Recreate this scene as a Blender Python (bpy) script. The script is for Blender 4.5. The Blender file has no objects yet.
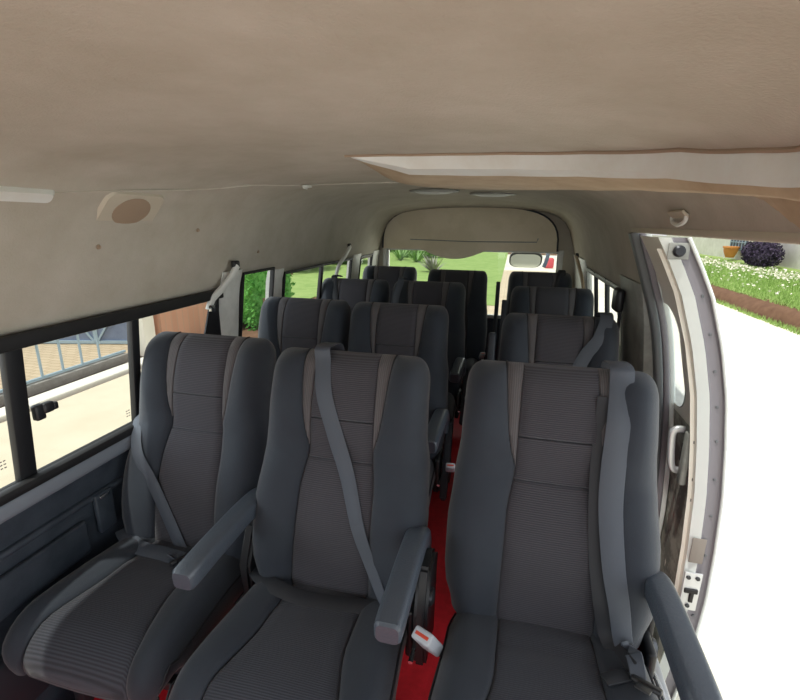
import bpy, bmesh, math, random
from mathutils import Vector, Matrix
random.seed(7)
PI = math.pi
col = bpy.context.scene.collection
def S(r, g, b):                       # sRGB 0-255 -> linear
    f = lambda c: (c/255/12.92) if c/255 <= .04045 else ((c/255+.055)/1.055)**2.4
    return (f(r), f(g), f(b), 1)

# ------------------------------------------------------------------ materials
def mat(name, rgb, rough=.6, metal=0, var=0, vscale=8, vrgb=None, bump=0, bscale=60, kind='noise',
        rib=0, ribscale=100, ribaxis='Z', spec=.5, sheen=0, coat=0):
    m = bpy.data.materials.new(name); m.use_nodes = True
    nt = m.node_tree; N = nt.nodes; L = nt.links; b = N['Principled BSDF']
    b.inputs['Base Color'].default_value = S(*rgb); b.inputs['Roughness'].default_value = rough
    b.inputs['Metallic'].default_value = metal; b.inputs['Specular IOR Level'].default_value = spec
    if sheen: b.inputs['Sheen Weight'].default_value = sheen; b.inputs['Sheen Roughness'].default_value = .5
    if coat: b.inputs['Coat Weight'].default_value = coat
    tc = N.new('ShaderNodeTexCoord'); out = None
    if var:
        n = N.new('ShaderNodeTexNoise'); n.inputs['Scale'].default_value = vscale; n.inputs['Detail'].default_value = 6
        n.inputs['Roughness'].default_value = .65
        L.new(tc.outputs['Object'], n.inputs['Vector'])
        r = N.new('ShaderNodeValToRGB'); e = r.color_ramp.elements
        v = vrgb or tuple(c*.7 for c in rgb)
        e[0].position = .5-.22*var; e[1].position = .5+.22*var
        e[0].color = S(*v); e[1].color = S(*rgb)
        L.new(n.outputs['Fac'], r.inputs['Fac']); L.new(r.outputs['Color'], b.inputs['Base Color']); out = r.outputs['Color']
    nrm = None
    if rib:
        w = N.new('ShaderNodeTexWave'); w.bands_direction = ribaxis; w.inputs['Scale'].default_value = ribscale
        w.inputs['Distortion'].default_value = .35; w.inputs['Detail Scale'].default_value = 2
        L.new(tc.outputs['Object'], w.inputs['Vector'])
        mx = N.new('ShaderNodeMixRGB'); mx.blend_type = 'MULTIPLY'; mx.inputs['Fac'].default_value = rib
        if out: L.new(out, mx.inputs['Color1'])
        else: mx.inputs['Color1'].default_value = S(*rgb)
        L.new(w.outputs['Color'], mx.inputs['Color2']); L.new(mx.outputs['Color'], b.inputs['Base Color'])
        bp = N.new('ShaderNodeBump'); bp.inputs['Strength'].default_value = .35; bp.inputs['Distance'].default_value = .002
        L.new(w.outputs['Fac'], bp.inputs['Height']); nrm = bp.outputs['Normal']
    if bump:
        n2 = N.new('ShaderNodeTexNoise'); n2.inputs['Scale'].default_value = bscale; n2.inputs['Detail'].default_value = 4
        L.new(tc.outputs['Object'], n2.inputs['Vector'])
        bp = N.new('ShaderNodeBump'); bp.inputs['Strength'].default_value = bump; bp.inputs['Distance'].default_value = .004
        L.new(n2.outputs['Fac'], bp.inputs['Height'])
        if nrm: L.new(nrm, bp.inputs['Normal'])
        nrm = bp.outputs['Normal']
    if nrm: L.new(nrm, b.inputs['Normal'])
    return m
def brickmat(name, c1, c2, mortar, scale=1.0, rough=.9):
    m = bpy.data.materials.new(name); m.use_nodes = True
    nt = m.node_tree; N = nt.nodes; L = nt.links; b = N['Principled BSDF']; b.inputs['Roughness'].default_value = rough
    t = N.new('ShaderNodeTexBrick'); t.inputs['Color1'].default_value = S(*c1); t.inputs['Color2'].default_value = S(*c2)
    t.inputs['Mortar'].default_value = S(*mortar); t.inputs['Scale'].default_value = scale
    tc = N.new('ShaderNodeTexCoord'); L.new(tc.outputs['Object'], t.inputs['Vector']); L.new(t.outputs['Color'], b.inputs['Base Color'])
    return m
def glassmat(name, tint, gloss=.06):
    m = bpy.data.materials.new(name); m.use_nodes = True
    nt = m.node_tree; N = nt.nodes; L = nt.links; N.remove(N['Principled BSDF'])
    t = N.new('ShaderNodeBsdfTransparent'); t.inputs['Color'].default_value = tint
    g = N.new('ShaderNodeBsdfGlossy'); g.inputs['Roughness'].default_value = .03
    mx = N.new('ShaderNodeMixShader'); mx.inputs['Fac'].default_value = gloss
    L.new(t.outputs[0], mx.inputs[1]); L.new(g.outputs[0], mx.inputs[2]); L.new(mx.outputs[0], N['Material Output'].inputs['Surface'])
    return m
M = dict(
 liner=mat('headliner', (186,181,171), .95, var=1.0, vscale=5, vrgb=(168,162,149), bump=.25, bscale=220, spec=.1),
 liner_side=mat('side_lining', (194,187,172), .85, var=.9, vscale=3, vrgb=(182,174,158), bump=.1, bscale=150, spec=.2),
 cardgrey=mat('door_card_grey', (168,168,156), .55, var=.3, vscale=12),
 panel=mat('rear_panel', (236,224,200), .7, var=.3, vscale=4, vrgb=(228,216,190)),
 duct=mat('duct_plastic', (218,222,220), .6, var=.5, vscale=6, vrgb=(210,210,204)),
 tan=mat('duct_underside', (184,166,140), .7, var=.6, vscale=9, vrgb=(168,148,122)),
 trim=mat('pillar_trim', (222,223,218), .5, var=.4, vscale=10, vrgb=(208,209,204)),
 doorpale=mat('door_lining_pale', (238,234,222), .5),
 greytrim=mat('grey_trim', (150,152,146), .5, var=.4, vscale=10, vrgb=(132,134,128)),
 ledge=mat('sill_trim', (120,128,138), .45),
 vinyl=mat('door_card_vinyl', (58,66,76), .5, var=.5, vscale=14, vrgb=(46,54,64), bump=.2, bscale=300),
 vinyld=mat('door_card_dark', (34,40,48), .55),
 side=mat('seat_side_cloth', (40,47,57), .75, var=.8, vscale=7, vrgb=(34,40,50), bump=.25, bscale=700, sheen=.22, spec=.4),
 centre=mat('seat_ribbed_cloth', (78,77,83), .9, rib=.5, ribscale=62, ribaxis='Z', bump=.2, bscale=500, sheen=.15, spec=.2),
 centre2=mat('seat_ribbed_cloth_cushion', (70,72,80), .9, rib=.45, ribscale=62, ribaxis='Y', bump=.2, bscale=500, sheen=.15, spec=.2),
 insert=mat('seat_ear_cloth', (98,95,97), .85, rib=.3, ribscale=60, ribaxis='X', spec=.2, sheen=.2),
 piping=mat('seat_piping', (30,33,38), .7),
 web=mat('belt_webbing', (84,90,100), .6, rib=.25, ribscale=160, ribaxis='X', spec=.4),
 webd=mat('belt_webbing_dark', (40,42,47), .65),
 arm=mat('armrest_vinyl', (74,82,92), .34, bump=.3, bscale=240, spec=.6),
 black=mat('black_plastic', (26,27,30), .45), rubber=mat('black_rubber', (18,18,20), .6),
 chrome=mat('chrome', (210,212,214), .2, metal=1), steel=mat('painted_steel', (60,62,66), .4, metal=.6),
 buckle=mat('buckle_plastic', (178,182,188), .45), redb=mat('red_button', (200,70,50), .4),
 red=mat('red_floor_vinyl', (214,30,44), .6, var=.8, vscale=30, vrgb=(190,20,32), bump=.2, bscale=200),
 white=mat('white_paint', (226,232,228), .25, coat=.3), seal=mat('door_seal', (130,127,132), .6),
 jamb=mat('jamb_rubber', (104,108,110), .6), patch=mat('grey_sticker', (132,124,116), .6),
 silver=mat('silver_plate', (205,208,210), .3, metal=.5),
 grille=mat('speaker_cloth', (160,140,120), .9, bump=.6, bscale=500),
 concrete=mat('concrete', (226,216,194), .95, var=1.1, vscale=1.1, vrgb=(206,196,172), bump=.2, bscale=20),
 drive=mat('pale_driveway', (240,236,222), .95, var=.8, vscale=.8, vrgb=(228,222,204)),
 kerb=mat('pale_kerb', (235,232,222), .9), paving=brickmat('paving', (204,186,158), (194,176,148), (172,152,126), 2.2),
 dirt=mat('earth', (128,98,76), 1, var=1.2, vscale=5, vrgb=(96,68,50), bump=.6, bscale=14),
 earthwall=brickmat('earth_brick', (206,158,134), (194,146,122), (190,154,132), 1.8),
 grass=mat('grass', (162,182,112), 1, var=1.5, vscale=2.5, vrgb=(118,150,76), bump=.8, bscale=40),
 blade=mat('grass_blade', (168,198,118), .9, var=1, vscale=10, vrgb=(136,172,86)),
 leaf=mat('hedge_leaf', (128,200,98), .7, var=1.4, vscale=9, vrgb=(70,146,58)),
 leaf2=mat('pale_leaf', (158,190,124), .8, var=1.3, vscale=4, vrgb=(108,146,84)),
 purple=mat('purple_leaf', (84,72,98), .8, var=1.2, vscale=8, vrgb=(46,38,60)),
 bark=mat('bark', (132,112,88), .95, var=1, vscale=12, vrgb=(100,82,62), bump=.6, bscale=30),
 fence=mat('fence_paint', (160,182,196), .5), gate=mat('gate_paint', (120,134,160), .5, var=.4, vscale=3, vrgb=(108,122,148)),
 flower=mat('petal', (248,246,232), .8), house=mat('house_plaster', (226,224,218), .9, var=.6, vscale=2, vrgb=(208,206,198)),
 tanplaster=mat('tan_plaster', (214,186,164), .9), orange=mat('orange_clay', (208,140,74), .8),
 stone=mat('stone', (168,164,160), .9, var=1, vscale=6, vrgb=(140,136,130)), darkwin=mat('dark_window', (70,76,88), .3),
 mirror=mat('mirror_glass', (230,230,220), .05, metal=1), mirrorback=mat('mirror_shell', (58,58,62), .5),
 pink=mat('faded_red', (214,90,100), .8),
 lamp=mat('lamp_lens', (226,224,214), .3), brickpath=brickmat('brick_path', (214,196,172), (206,186,160), (190,172,150), 1.5),
)
GL = glassmat('side_glass', (.93,.97,.95,1)); GLR = glassmat('rear_glass', (.86,.93,.88,1), .04)

# ------------------------------------------------------------------ mesh helpers
def add_box(bm, c, s, rot=None, bev=0):
    r = bmesh.ops.create_cube(bm, size=1)
    vs = r['verts']
    mt = Matrix.Translation(c) @ (rot.to_4x4() if rot else Matrix()) @ Matrix.Diagonal((s[0], s[1], s[2], 1))
    bmesh.ops.transform(bm, matrix=mt, verts=vs)
    if bev:
        es = list({e for v in vs for e in v.link_edges})
        bmesh.ops.bevel(bm, geom=es, offset=bev, segments=3, affect='EDGES', profile=.5)
def sweep(bm, pts, prof, up=Vector((0,0,1)), cap=True, scales=None):
    """prof = list of (a,b): a along side, b along up-ish"""
    pts = [Vector(p) for p in pts]; rings = []
    for i, p in enumerate(pts):
        t = (pts[min(i+1, len(pts)-1)]-pts[max(i-1, 0)]).normalized()
        u_ = up if abs(t.dot(up)) < .97 else Vector((0,1,0))
        sd = t.cross(u_).normalized(); u2 = sd.cross(t).normalized(); k = scales[i] if scales else 1
        rings.append([bm.verts.new(p+sd*a*k+u2*b*k) for a, b in prof])
    n = len(prof)
    for i in range(len(rings)-1):
        for j in range(n):
            bm.faces.new((rings[i][j], rings[i][(j+1)%n], rings[i+1][(j+1)%n], rings[i+1][j]))
    if cap:
        bm.faces.new(rings[0][::-1]); bm.faces.new(rings[-1])
def circ(r, n=12, ry=None): return [(r*math.cos(2*PI*i/n), (ry or r)*math.sin(2*PI*i/n)) for i in range(n)]
def rrect(w, h, r, n=4):
    o = []
    for cx, cy, a0 in ((w/2-r, h/2-r, 0), (-w/2+r, h/2-r, 90), (-w/2+r, -h/2+r, 180), (w/2-r, -h/2+r, 270)):
        for i in range(n+1):
            a = math.radians(a0+90*i/n); o.append((cx+r*math.cos(a), cy+r*math.sin(a)))
    return o
def smoothpath(P, n=8):
    P = [Vector(p) for p in P]; o = []
    for i in range(len(P)-1):
        a, b, c, d = P[max(i-1,0)], P[i], P[i+1], P[min(i+2,len(P)-1)]
        for k in range(n):
            t = k/n; o.append(.5*((2*b)+(c-a)*t+(2*a-5*b+4*c-d)*t*t+(3*b-a-3*c+d)*t**3))
    o.append(P[-1]); return o
def lathe(bm, prof, c=(0,0,0), axis='Z', n=24):
    rings = []
    for r, h in prof:
        ring = []
        for i in range(n):
            a = 2*PI*i/n; x, y = r*math.cos(a), r*math.sin(a)
            v = {'Z': (x,y,h), 'X': (h,x,y), 'Y': (x,h,y)}[axis]
            ring.append(bm.verts.new(Vector(c)+Vector(v)))
        rings.append(ring)
    for i in range(len(rings)-1):
        for j in range(n): bm.faces.new((rings[i][j], rings[i][(j+1)%n], rings[i+1][(j+1)%n], rings[i+1][j]))
    bm.faces.new(rings[0][::-1]); bm.faces.new(rings[-1])
def prism(bm, poly, vec):
    """extrude 3D polygon by vec"""
    v0 = [bm.verts.new(p) for p in poly]; v1 = [bm.verts.new(Vector(p)+Vector(vec)) for p in poly]; n = len(poly)
    for j in range(n): bm.faces.new((v0[j], v0[(j+1)%n], v1[(j+1)%n], v1[j]))
    bm.faces.new(v0[::-1]); bm.faces.new(v1)
def obj(name, bm, m, parent=None, smooth=True, angle=40):
    me = bpy.data.meshes.new(name); bmesh.ops.recalc_face_normals(bm, faces=bm.faces[:]); bm.to_mesh(me); bm.free()
    me.materials.append(m)
    if smooth:
        for p in me.polygons: p.use_smooth = True
        try: me.set_sharp_from_angle(angle=math.radians(angle))
        except Exception: pass
    o = bpy.data.objects.new(name, me); col.objects.link(o)
    if parent: o.parent = parent
    return o
def tag(o, label, cat, group=None, kind=None):
    o['label'] = label; o['category'] = cat
    if group: o['group'] = group
    if kind: o['kind'] = kind
    return o
def struct(o): o['kind'] = 'structure'; return o
def empty(name, loc, label=None, cat=None, group=None):
    o = bpy.data.objects.new(name, None); col.objects.link(o); o.location = loc; o.empty_display_size = .1
    if label: tag(o, label, cat, group)
    return o
def B(): return bmesh.new()
def box(name, c, s, m, parent=None, bev=0, rot=None):
    b = B(); add_box(b, c, s, rot, bev); return obj(name, b, m, parent)

# ------------------------------------------------------------------ passenger seat
def lerp(a, b, t): return a+(b-a)*t
def interp(tab, v):
    for (a, x), (b, y) in zip(tab, tab[1:]):
        if v <= b:
            t = (v-a)/(b-a) if b > a else 0
            t = max(0, min(1, t)); t = t*t*(3-2*t) if len(tab) > 3 else t
            return lerp(x, y, t)
    return tab[-1][1]
BF = [0, .03, .08, .16, .28, .42, .58, .74, .88, .97]     # bolster fractions edge->insert
IF_ = [0, .06, .5, .94]                                   # insert fractions
CF = [-1, -.94, -.7, -.4, 0, .4, .7, .94, 1]
def section(w, t, us, ui, bolster, groove_c=0):
    """front points from -w to +w : (x, n, tag) ; n = outward offset"""
    left = []
    for b in BF:
        x = lerp(-w, -ui, b)
        dist = x+w; R = min(.055, w*.5)
        drop = 0
        if dist < R: q = 1-dist/R; drop = (1-math.sqrt(max(0, 1-q*q)))*t*.55
        n = bolster*math.sin(PI*min(1, b*.98))**.8 - drop
        left.append((x, n, 's'))
    for f in IF_:
        x = lerp(-ui, -us, f)
        n = -.004 if f == 0 else bolster*.10*math.sin(PI*f)
        left.append((x, n, 'i'))
    centre = []
    for f in CF:
        n = -.006 if abs(f) == 1 else .004*(1-f*f)+.002-groove_c
        centre.append((f*us, n, 'c'))
    right = [(-x, n, tg) for x, n, tg in left[::-1]]
    return left+centre+right
def loft_body(stations, back_cols=8):
    """stations: (P, N, section list, thickness, w). returns dict of bmeshes split by region"""
    parts = {k: B() for k in 'sic'}
    bmv = {}
    rings = []
    for P, N, sec, t, w in stations:
        pts = [(P+Vector((x,0,0))+N*n, tg) for x, n, tg in sec]
        # back side
        edge_n = sec[0][1]
        bk = []
        for i in range(1, back_cols):
            a = PI*i/back_cols
            x = w*math.copysign(abs(math.cos(a))**.35, math.cos(a)); n = edge_n-(t+edge_n)*abs(math.sin(a))**.5
            bk.append((P+Vector((x,0,0))+N*n, 's'))
        rings.append(pts+bk)
    n = len(rings[0]); nf = len(stations[0][2])
    tags = [tg for _, tg in rings[0]]
    def ftag(j):
        if j >= nf-1: return 's'
        a = j; 
        nb = len(BF); ni = len(IF_)
        if j < nb: return 's'
        if j < nb+ni: return 'i'
        if j < nb+ni+len(CF)-1: return 'c'
        if j < nb+ni+len(CF)-1+ni: return 'i'
        return 's'
    def V(k, p):
        key = (k, round(p.x, 5), round(p.y, 5), round(p.z, 5))
        if key not in bmv: bmv[key] = parts[k].verts.new(p)
        return bmv[key]
    def face(k, ps):
        vs = []
        for p in ps:
            v = V(k, p)
            if v not in vs: vs.append(v)
        if len(vs) >= 3:
            try: parts[k].faces.new(vs)
            except ValueError: pass
    for i in range(len(rings)-1):
        for j in range(n):
            k = ftag(j); j2 = (j+1) % n
            a, b_, c, d = rings[i][j][0], rings[i][j2][0], rings[i+1][j2][0], rings[i+1][j][0]
            if k == 'i' and abs(a.x-b_.x) < 1e-4 and abs(c.x-d.x) < 1e-4: continue
            face(k, (a, b_, c, d))
    for rg in (rings[0], rings[-1]):
        face('s', [p for p, _ in rg])
    return parts
def fix(bm):
    # orient outward by hand: recalc works per island
    return bm
WT = [(0, .20), (.06, .228), (.2, .251), (.38, .252), (.55, .244), (.72, .232), (.88, .229), (1, .224)]
def back_stations():
    st = []
    vs = [0, .01, .03, .06, .1, .16, .22, .28, .34, .4, .46, .52, .555, .566, .57, .574, .585, .62, .66, .69, .715, .726, .73, .734, .745, .78, .82, .86, .9, .92, .94, .955, .97, .98, .988, .994, .998, 1]
    H = .722
    for v in vs:
        base = Vector((0, .015+.215*v, .425+H*v*.955))
        tang = Vector((0, .215, H*.955)).normalized(); N = Vector((0, -tang.z, tang.y))
        bulge = .028*math.sin(PI*min(1, v/.6))**1.2*(1 if v < .6 else 0)+.022*math.sin(PI*max(0, (v-.6)/.4))**.8
        w = interp(WT, v); t = lerp(.115, .085, v); us = interp([(0,.112),(.45,.106),(.62,.092),(1,.09)], v)
        ui = us+(.040*((v-.64)/.36)**.5 if v > .64 else 0)
        bol = lerp(.032, .026, v); e = 1
        if v > .9:
            q = (v-.9)/.1; e = math.sqrt(max(.0, 1-q**2.4)); e = max(e, .10)
            w -= .042*(1-math.sqrt(max(0, 1-q**3))); 
            us *= lerp(1, .97, q); ui = us+(ui-us)*1.0; ui = min(ui, w-.02)
            bol *= e
        if v < .06:
            q = 1-v/.06; e = max(.2, math.sqrt(1-q*q*.95)); bol *= e
        g = .007 if abs(v-.57) < .001 or abs(v-.73) < .001 else 0
        mid = -t*.5
        sec = section(w, t*e, us, ui, bol, g)
        sec = [(x, (n if v <= .9 and v >= .06 else n*e), tg) for x, n, tg in sec]
        P = base+N*(bulge+mid*(1-e))
        st.append((P, N, sec, t*e, w))
    return st
def cushion_stations():
    st = []
    path = []
    # top run from rear to front then rolls down
    for i in range(13):
        k = i/12; path.append((.075-.34*k, .467+.026*math.sin(k*1.7), 0))
    R = .085; y0, z0 = -.265, .467+.026*math.sin(1.7)
    for i in range(1, 9):
        a = math.radians(100*i/8); path.append((y0-R*math.sin(a)*1.15, z0-R*(1-math.cos(a)), a))
    path.append((y0-R*1.05, z0-R*1.45, math.radians(105)))
    n = len(path)
    for i, (y, z, a) in enumerate(path):
        k = i/(n-1)
        N = Vector((0, -math.sin(a), math.cos(a)))
        w = interp([(0,.212),(.15,.228),(.6,.243),(.8,.238),(1,.215)], k); us = interp([(0,.105),(.35,.11),(.7,.148),(1,.158)], k)
        t = lerp(.13, .14, k) if a == 0 else lerp(.14, .03, min(1, a/1.7))
        bol = .022 if a == 0 else lerp(.022, .008, min(1, a/1.7))
        if i == 0: bol = .008
        g = .006 if i == 5 else 0
        st.append((Vector((0, y, z)), N, section(w, t, us, us, bol, g), t, w))
    return st
def strap(bm, pts, width, nrm, th=.0016, tw=None):
    """flat ribbon along pts; nrm per point = face normal"""
    pts = [Vector(p) for p in pts]; rings = []
    for i, p in enumerate(pts):
        t = (pts[min(i+1, len(pts)-1)]-pts[max(i-1, 0)]).normalized()
        nn = Vector(nrm[i] if isinstance(nrm, list) else nrm).normalized()
        s = t.cross(nn).normalized(); nn = s.cross(t).normalized(); w = width*(tw[i] if tw else 1)
        rings.append([bm.verts.new(p+s*a+nn*b) for a, b in ((-w/2, 0), (-w*.45, th), (w*.45, th), (w/2, 0), (w*.45, -th), (-w*.45, -th))])
    for i in range(len(rings)-1):
        for j in range(6): bm.faces.new((rings[i][j], rings[i][(j+1)%6], rings[i+1][(j+1)%6], rings[i+1][j]))
    bm.faces.new(rings[0][::-1]); bm.faces.new(rings[-1])

def armrest(parent, sx, x, raised=False, shift=0, dz=0, name='armrest'):
    b = B()
    if raised:
        P = [(x,.06,.62),(x,.09,.68),(x,.13,.80),(x,.17,.93),(x,.19,1.03)]
    else:
        P = [(x,.10,.575),(x,.095,.63),(x,.06,.665),(x,-.02,.676),(x,-.15,.674),(x,-.245+shift,.668)]
        P = [(a, c, d+dz) for a, c, d in P]
    pr = rrect(.058, .055, .014, 3) if not raised else rrect(.03, .045, .01, 3)
    pp = smoothpath(P, 5); sc = [1.0]*len(pp); sc[-1] = .80; sc[-2] = .97; pp[-2] = pp[-1].lerp(pp[-2], .45)
    sweep(b, pp, pr, up=Vector((0,0,1)) if not raised else Vector((0,-1,0)), scales=sc)
    a = obj(name, b, M['vinyld' if raised else 'arm'], parent, angle=35)
    # hinge knob
    b = B(); lathe(b, [(.0001,-.006),(.020,-.006),(.022,0),(.016,.008),(.0001,.009)], (x-.03*sx,.085,.60), 'X', 16)
    obj('hinge_cap', b, M['steel'], a)
    b = B(); sweep(b, [(x-.012*sx,.085,.36),(x-.012*sx,.09,.48),(x-.012*sx,.095,.60)], rrect(.016,.05,.005,2), up=Vector((0,1,0)))
    obj('armrest_bracket', b, M['black'], parent)
    return a
def buckle(parent, x, y, z, m=None, base=None, big=1.0):
    b = B(); p0 = Vector(base or (x, y+.09, z-.16)); p1 = Vector((x, y, z))
    d = (p1-p0).normalized()
    sweep(b, [p0, p0.lerp(p1,.5)+Vector((0,.008,0)), p1], rrect(.022,.008,.003,2), up=Vector((1,0,0)))
    st = obj('buckle_stalk', b, M['black'], parent)
    b = B(); rot = d.to_track_quat('Z', 'Y').to_matrix()
    add_box(b, p1+d*.032*big, (.036*big,.022*big,.066*big), rot, .006)
    bk = obj('buckle', b, m or M['buckle'], st)
    b = B(); add_box(b, p1+d*.0635*big, (.026*big,.006*big,.005), rot, .001); obj('release_button', b, M['redb'], bk)
    return st

def seat_core(name='passenger_seat'):
    r = empty(name, (0,0,0))
    pk = loft_body(back_stations())
    obj('backrest', pk['s'], M['side'], r, angle=60); obj('back_panel', pk['c'], M['centre'], r, angle=60)
    ib = pk['i']
    lb, rb = B(), B()
    for half, tgt in ((-1, lb), (1, rb)):
        mp = {}
        for f in ib.faces:
            if f.calc_center_median().x*half > 0:
                vs = []
                for v in f.verts:
                    if v not in mp: mp[v] = tgt.verts.new(v.co)
                    vs.append(mp[v])
                tgt.faces.new(vs)
    ib.free()
    obj('shoulder_insert', lb, M['insert'], r, angle=60); obj('shoulder_insert', rb, M['insert'], r, angle=60)
    # piping along insert outer edge
    for s in (-1, 1):
        pts = []
        for (P, N, sec, t, w) in back_stations():
            x, n, _ = sec[len(BF)]
            if abs(x)-sec[len(BF)+len(IF_)][0]*-1 > .003: pts.append(P+Vector((-abs(x)*-s, 0, 0))+N*(n+.002))
        if len(pts) > 3:
            b = B(); sweep(b, pts, circ(.0028, 6)); obj('piping', b, M['piping'], r)
    ck = loft_body(cushion_stations())
    ck['i'].free()
    obj('seat_cushion', ck['s'], M['side'], r, angle=60); obj('cushion_panel', ck['c'], M['centre2'], r, angle=60)
    for s in (-1, 1):
        pts = [P+Vector((s*w*.985,0,0))+N*(-.034 if t > .1 else -.018) for (P, N, sec, t, w) in cushion_stations()[1:-2]]
        b = B(); sweep(b, pts, circ(.0026, 6)); obj('piping', b, M['piping'], r)
    # pan, legs
    b = B(); add_box(b, (0,-.11,.335), (.40,.34,.03), bev=.006); add_box(b, (0,.07,.36), (.40,.06,.09), bev=.01); obj('seat_frame', b, M['black'], r)
    for sx in (-1, 1):
        for y in (-.23, .04):
            b = B(); add_box(b, (sx*.165,y,.165), (.035,.04,.30), bev=.004); add_box(b, (sx*.165,y,.010), (.05,.08,.014), bev=.003)
            obj('leg', b, M['steel'], r)
    for sx in (-1, 1):
        b = B(); add_box(b, (sx*.165,-.12,.03), (.03,.38,.025), bev=.004); obj('floor_rail', b, M['steel'], r)
    # recliner housing on the aisle side (+x)
    b = B(); add_box(b, (.232,.055,.41), (.022,.13,.15), bev=.009); hs = obj('recliner_housing', b, M['black'], r)
    b = B(); lathe(b, [(.0001,0),(.024,0),(.026,.006),(.020,.016),(.0001,.018)], (.243,.06,.44), 'X', 18); obj('recliner_knob', b, M['steel'], hs)
    b = B(); sweep(b, [(.25,.03,.40),(.252,-.03,.41),(.252,-.09,.415)], rrect(.012,.008,.003,2)); obj('recliner_lever', b, M['chrome'], hs)
    return r
def copy_tree(o, parent=None):
    c = o.copy(); col.objects.link(c)
    if parent: c.parent = parent
    for ch in [x for x in o.children]: copy_tree(ch, c)
    return c

G = 'passenger seats in the cabin'
core = seat_core()
protoM = core                                  # first middle seat
spots = {
 'L1': (-.95, 1.035, 'slate grey seat beside the large sliding window, belt buckled across it'),
 'M1': (-.435, .975, 'slate grey middle seat nearest the camera, belt running diagonally from its shoulder'),
 'R1': (.145, .995, 'large front seat beside the open sliding door with belt hanging down its right shoulder'),
 'L2': (-.955, 1.80, 'dark seat directly behind the sliding window seat, beside the green hedge window'),
 'M2': (-.485, 1.785, 'dark seat directly behind the diagonal-belt middle seat'),
 'R2': (.205, 1.70, 'dark seat directly behind the front seat at the open sliding door, pale belt slanting across'),
 'L3': (-.965, 2.57, 'third seat back along the windowed left side, pale centre panel showing'),
 'M3': (-.49, 2.58, 'third seat back beside the left edge of the aisle, armrest lowered into the aisle'),
 'R3': (.235, 2.53, 'third seat back on the door side, its square top just above the seat in front'),
 'L4': (-.97, 3.46, 'rear row seat in the left corner below the rear window'),
 'M4': (-.40, 3.33, 'rear row seat in the centre, tall against the rear window'),
 'R4': (.21, 3.37, 'rear row seat in the right corner below the outside mirror'),
}
seats = {}
for k, (x, y, lab) in spots.items():
    o = core if k == 'L1' else copy_tree(core)
    o.location = (x, y, 0); tag(o, lab, 'seat', G); seats[k] = o
# seats differ slightly in height
for k, o in seats.items(): o.scale = (1.07 if k == 'R1' else 1.03 if k == 'M1' else 1, 1.06 if k == 'L1' else 1, {'1':1,'2':1.008,'3':1.016,'4':1.02}[k[1]])
for k in ('L1','M1','M2','M3','L2','L3'): armrest(seats[k], 1, .262 if k == 'L1' else .236, shift=-.03 if k == 'L1' else -.01)
armrest(seats['R1'], -1, .232, shift=-.03, dz=-.035)
armrest(seats['R2'], 1, -.262, raised=True); armrest(seats['R4'], 1, -.30, raised=True); armrest(seats['R3'], 1, -.262, raised=True)

def belt(k, pts, nrm, w=.047, mt='web', name='seat_belt', taper=0):
    s = seats[k]; base = s.location
    pts = smoothpath([Vector(((p[0]-base.x)/s.scale.x, p[1]-base.y, p[2]/s.scale.z)) for p in pts], 8)
    b = B(); tw = [1-taper*max(0, (i/(len(pts)-1)-.55)/.45)**1.3 for i in range(len(pts))]
    strap(b, pts, w, nrm, tw=tw)
    return obj(name, b, M[mt], s)
NB = Vector((0,-.95,.3))
# belts (world coordinates)
BS = back_stations()
def on_back(k, x, v, off=.006):
    """world point on the front of the backrest of seat k at local x, height fraction v"""
    vs = [0, .01, .03, .06, .1, .16, .22, .28, .34, .4, .46, .52, .555, .566, .57, .574, .585, .62, .66, .69, .715, .726, .73, .734, .745, .78, .82, .86, .9, .92, .94, .955, .97, .98, .988, .994, .998, 1]
    i = min(range(len(vs)), key=lambda q: abs(vs[q]-v)); P, N, sec, t, w = BS[i]
    n = None
    for (x0, n0, _), (x1, n1, _) in zip(sec, sec[1:]):
        if x0 <= x <= x1 and x1 > x0: n = n0+(n1-n0)*(x-x0)/(x1-x0); break
    if n is None: n = sec[0][1]
    p = P+N*(max(n, -.002)+off); l = seats[k].location
    return (l.x+x*seats[k].scale.x, l.y+p.y, (p.z)*seats[k].scale.z)
def over(k, x):
    l = seats[k].location; sz = seats[k].scale.z; x = x*seats[k].scale.x
    return [(l.x+x, l.y+.345, 1.06*sz), (l.x+x, l.y+.325, 1.105*sz), (l.x+x, l.y+.27, 1.121*sz), (l.x+x, l.y+.22, 1.120*sz)]
def cush(k, x, y, off=.008):
    l = seats[k].location; kk = (.075-y)/.34
    return (l.x+x*seats[k].scale.x, l.y+y, .467+.026*math.sin(max(0, min(1, kk))*1.7)+off+(.014 if abs(x) > .12 else 0))
belt('M1', over('M1', -.075)+[on_back('M1',-.07,.955), on_back('M1',-.05,.82), on_back('M1',-.01,.66), on_back('M1',.03,.52), on_back('M1',.075,.34), on_back('M1',.115,.22), on_back('M1',.165,.1,.012), on_back('M1',.19,.03,.02)], NB, .046, taper=.62)
belt('M1', [cush('M1',-.225,.03), cush('M1',-.19,.0), cush('M1',-.13,-.03), cush('M1',-.05,-.035), cush('M1',.04,-.03), cush('M1',.12,-.02), cush('M1',.19,-.02)], Vector((0,-.2,1)), .045, 'webd', 'lap_belt')
belt('R1', over('R1', .135)+[on_back('R1',.135,.955,.008), on_back('R1',.13,.82,.01), on_back('R1',.125,.66,.01), on_back('R1',.125,.52,.012), on_back('R1',.135,.34,.012), on_back('R1',.15,.22,.014), on_back('R1',.165,.1,.02), cush('R1',.175,-.06,.03), cush('R1',.175,-.12,.015)], NB, .054, taper=.45)
belt('R1', [on_back('R1',.105,.9,.007), on_back('R1',.10,.66,.007), on_back('R1',.105,.4,.008), on_back('R1',.12,.22,.009), on_back('R1',.14,.1,.012), cush('R1',.165,-.09,.012)], NB, .045, 'webd', 'lap_belt')
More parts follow.
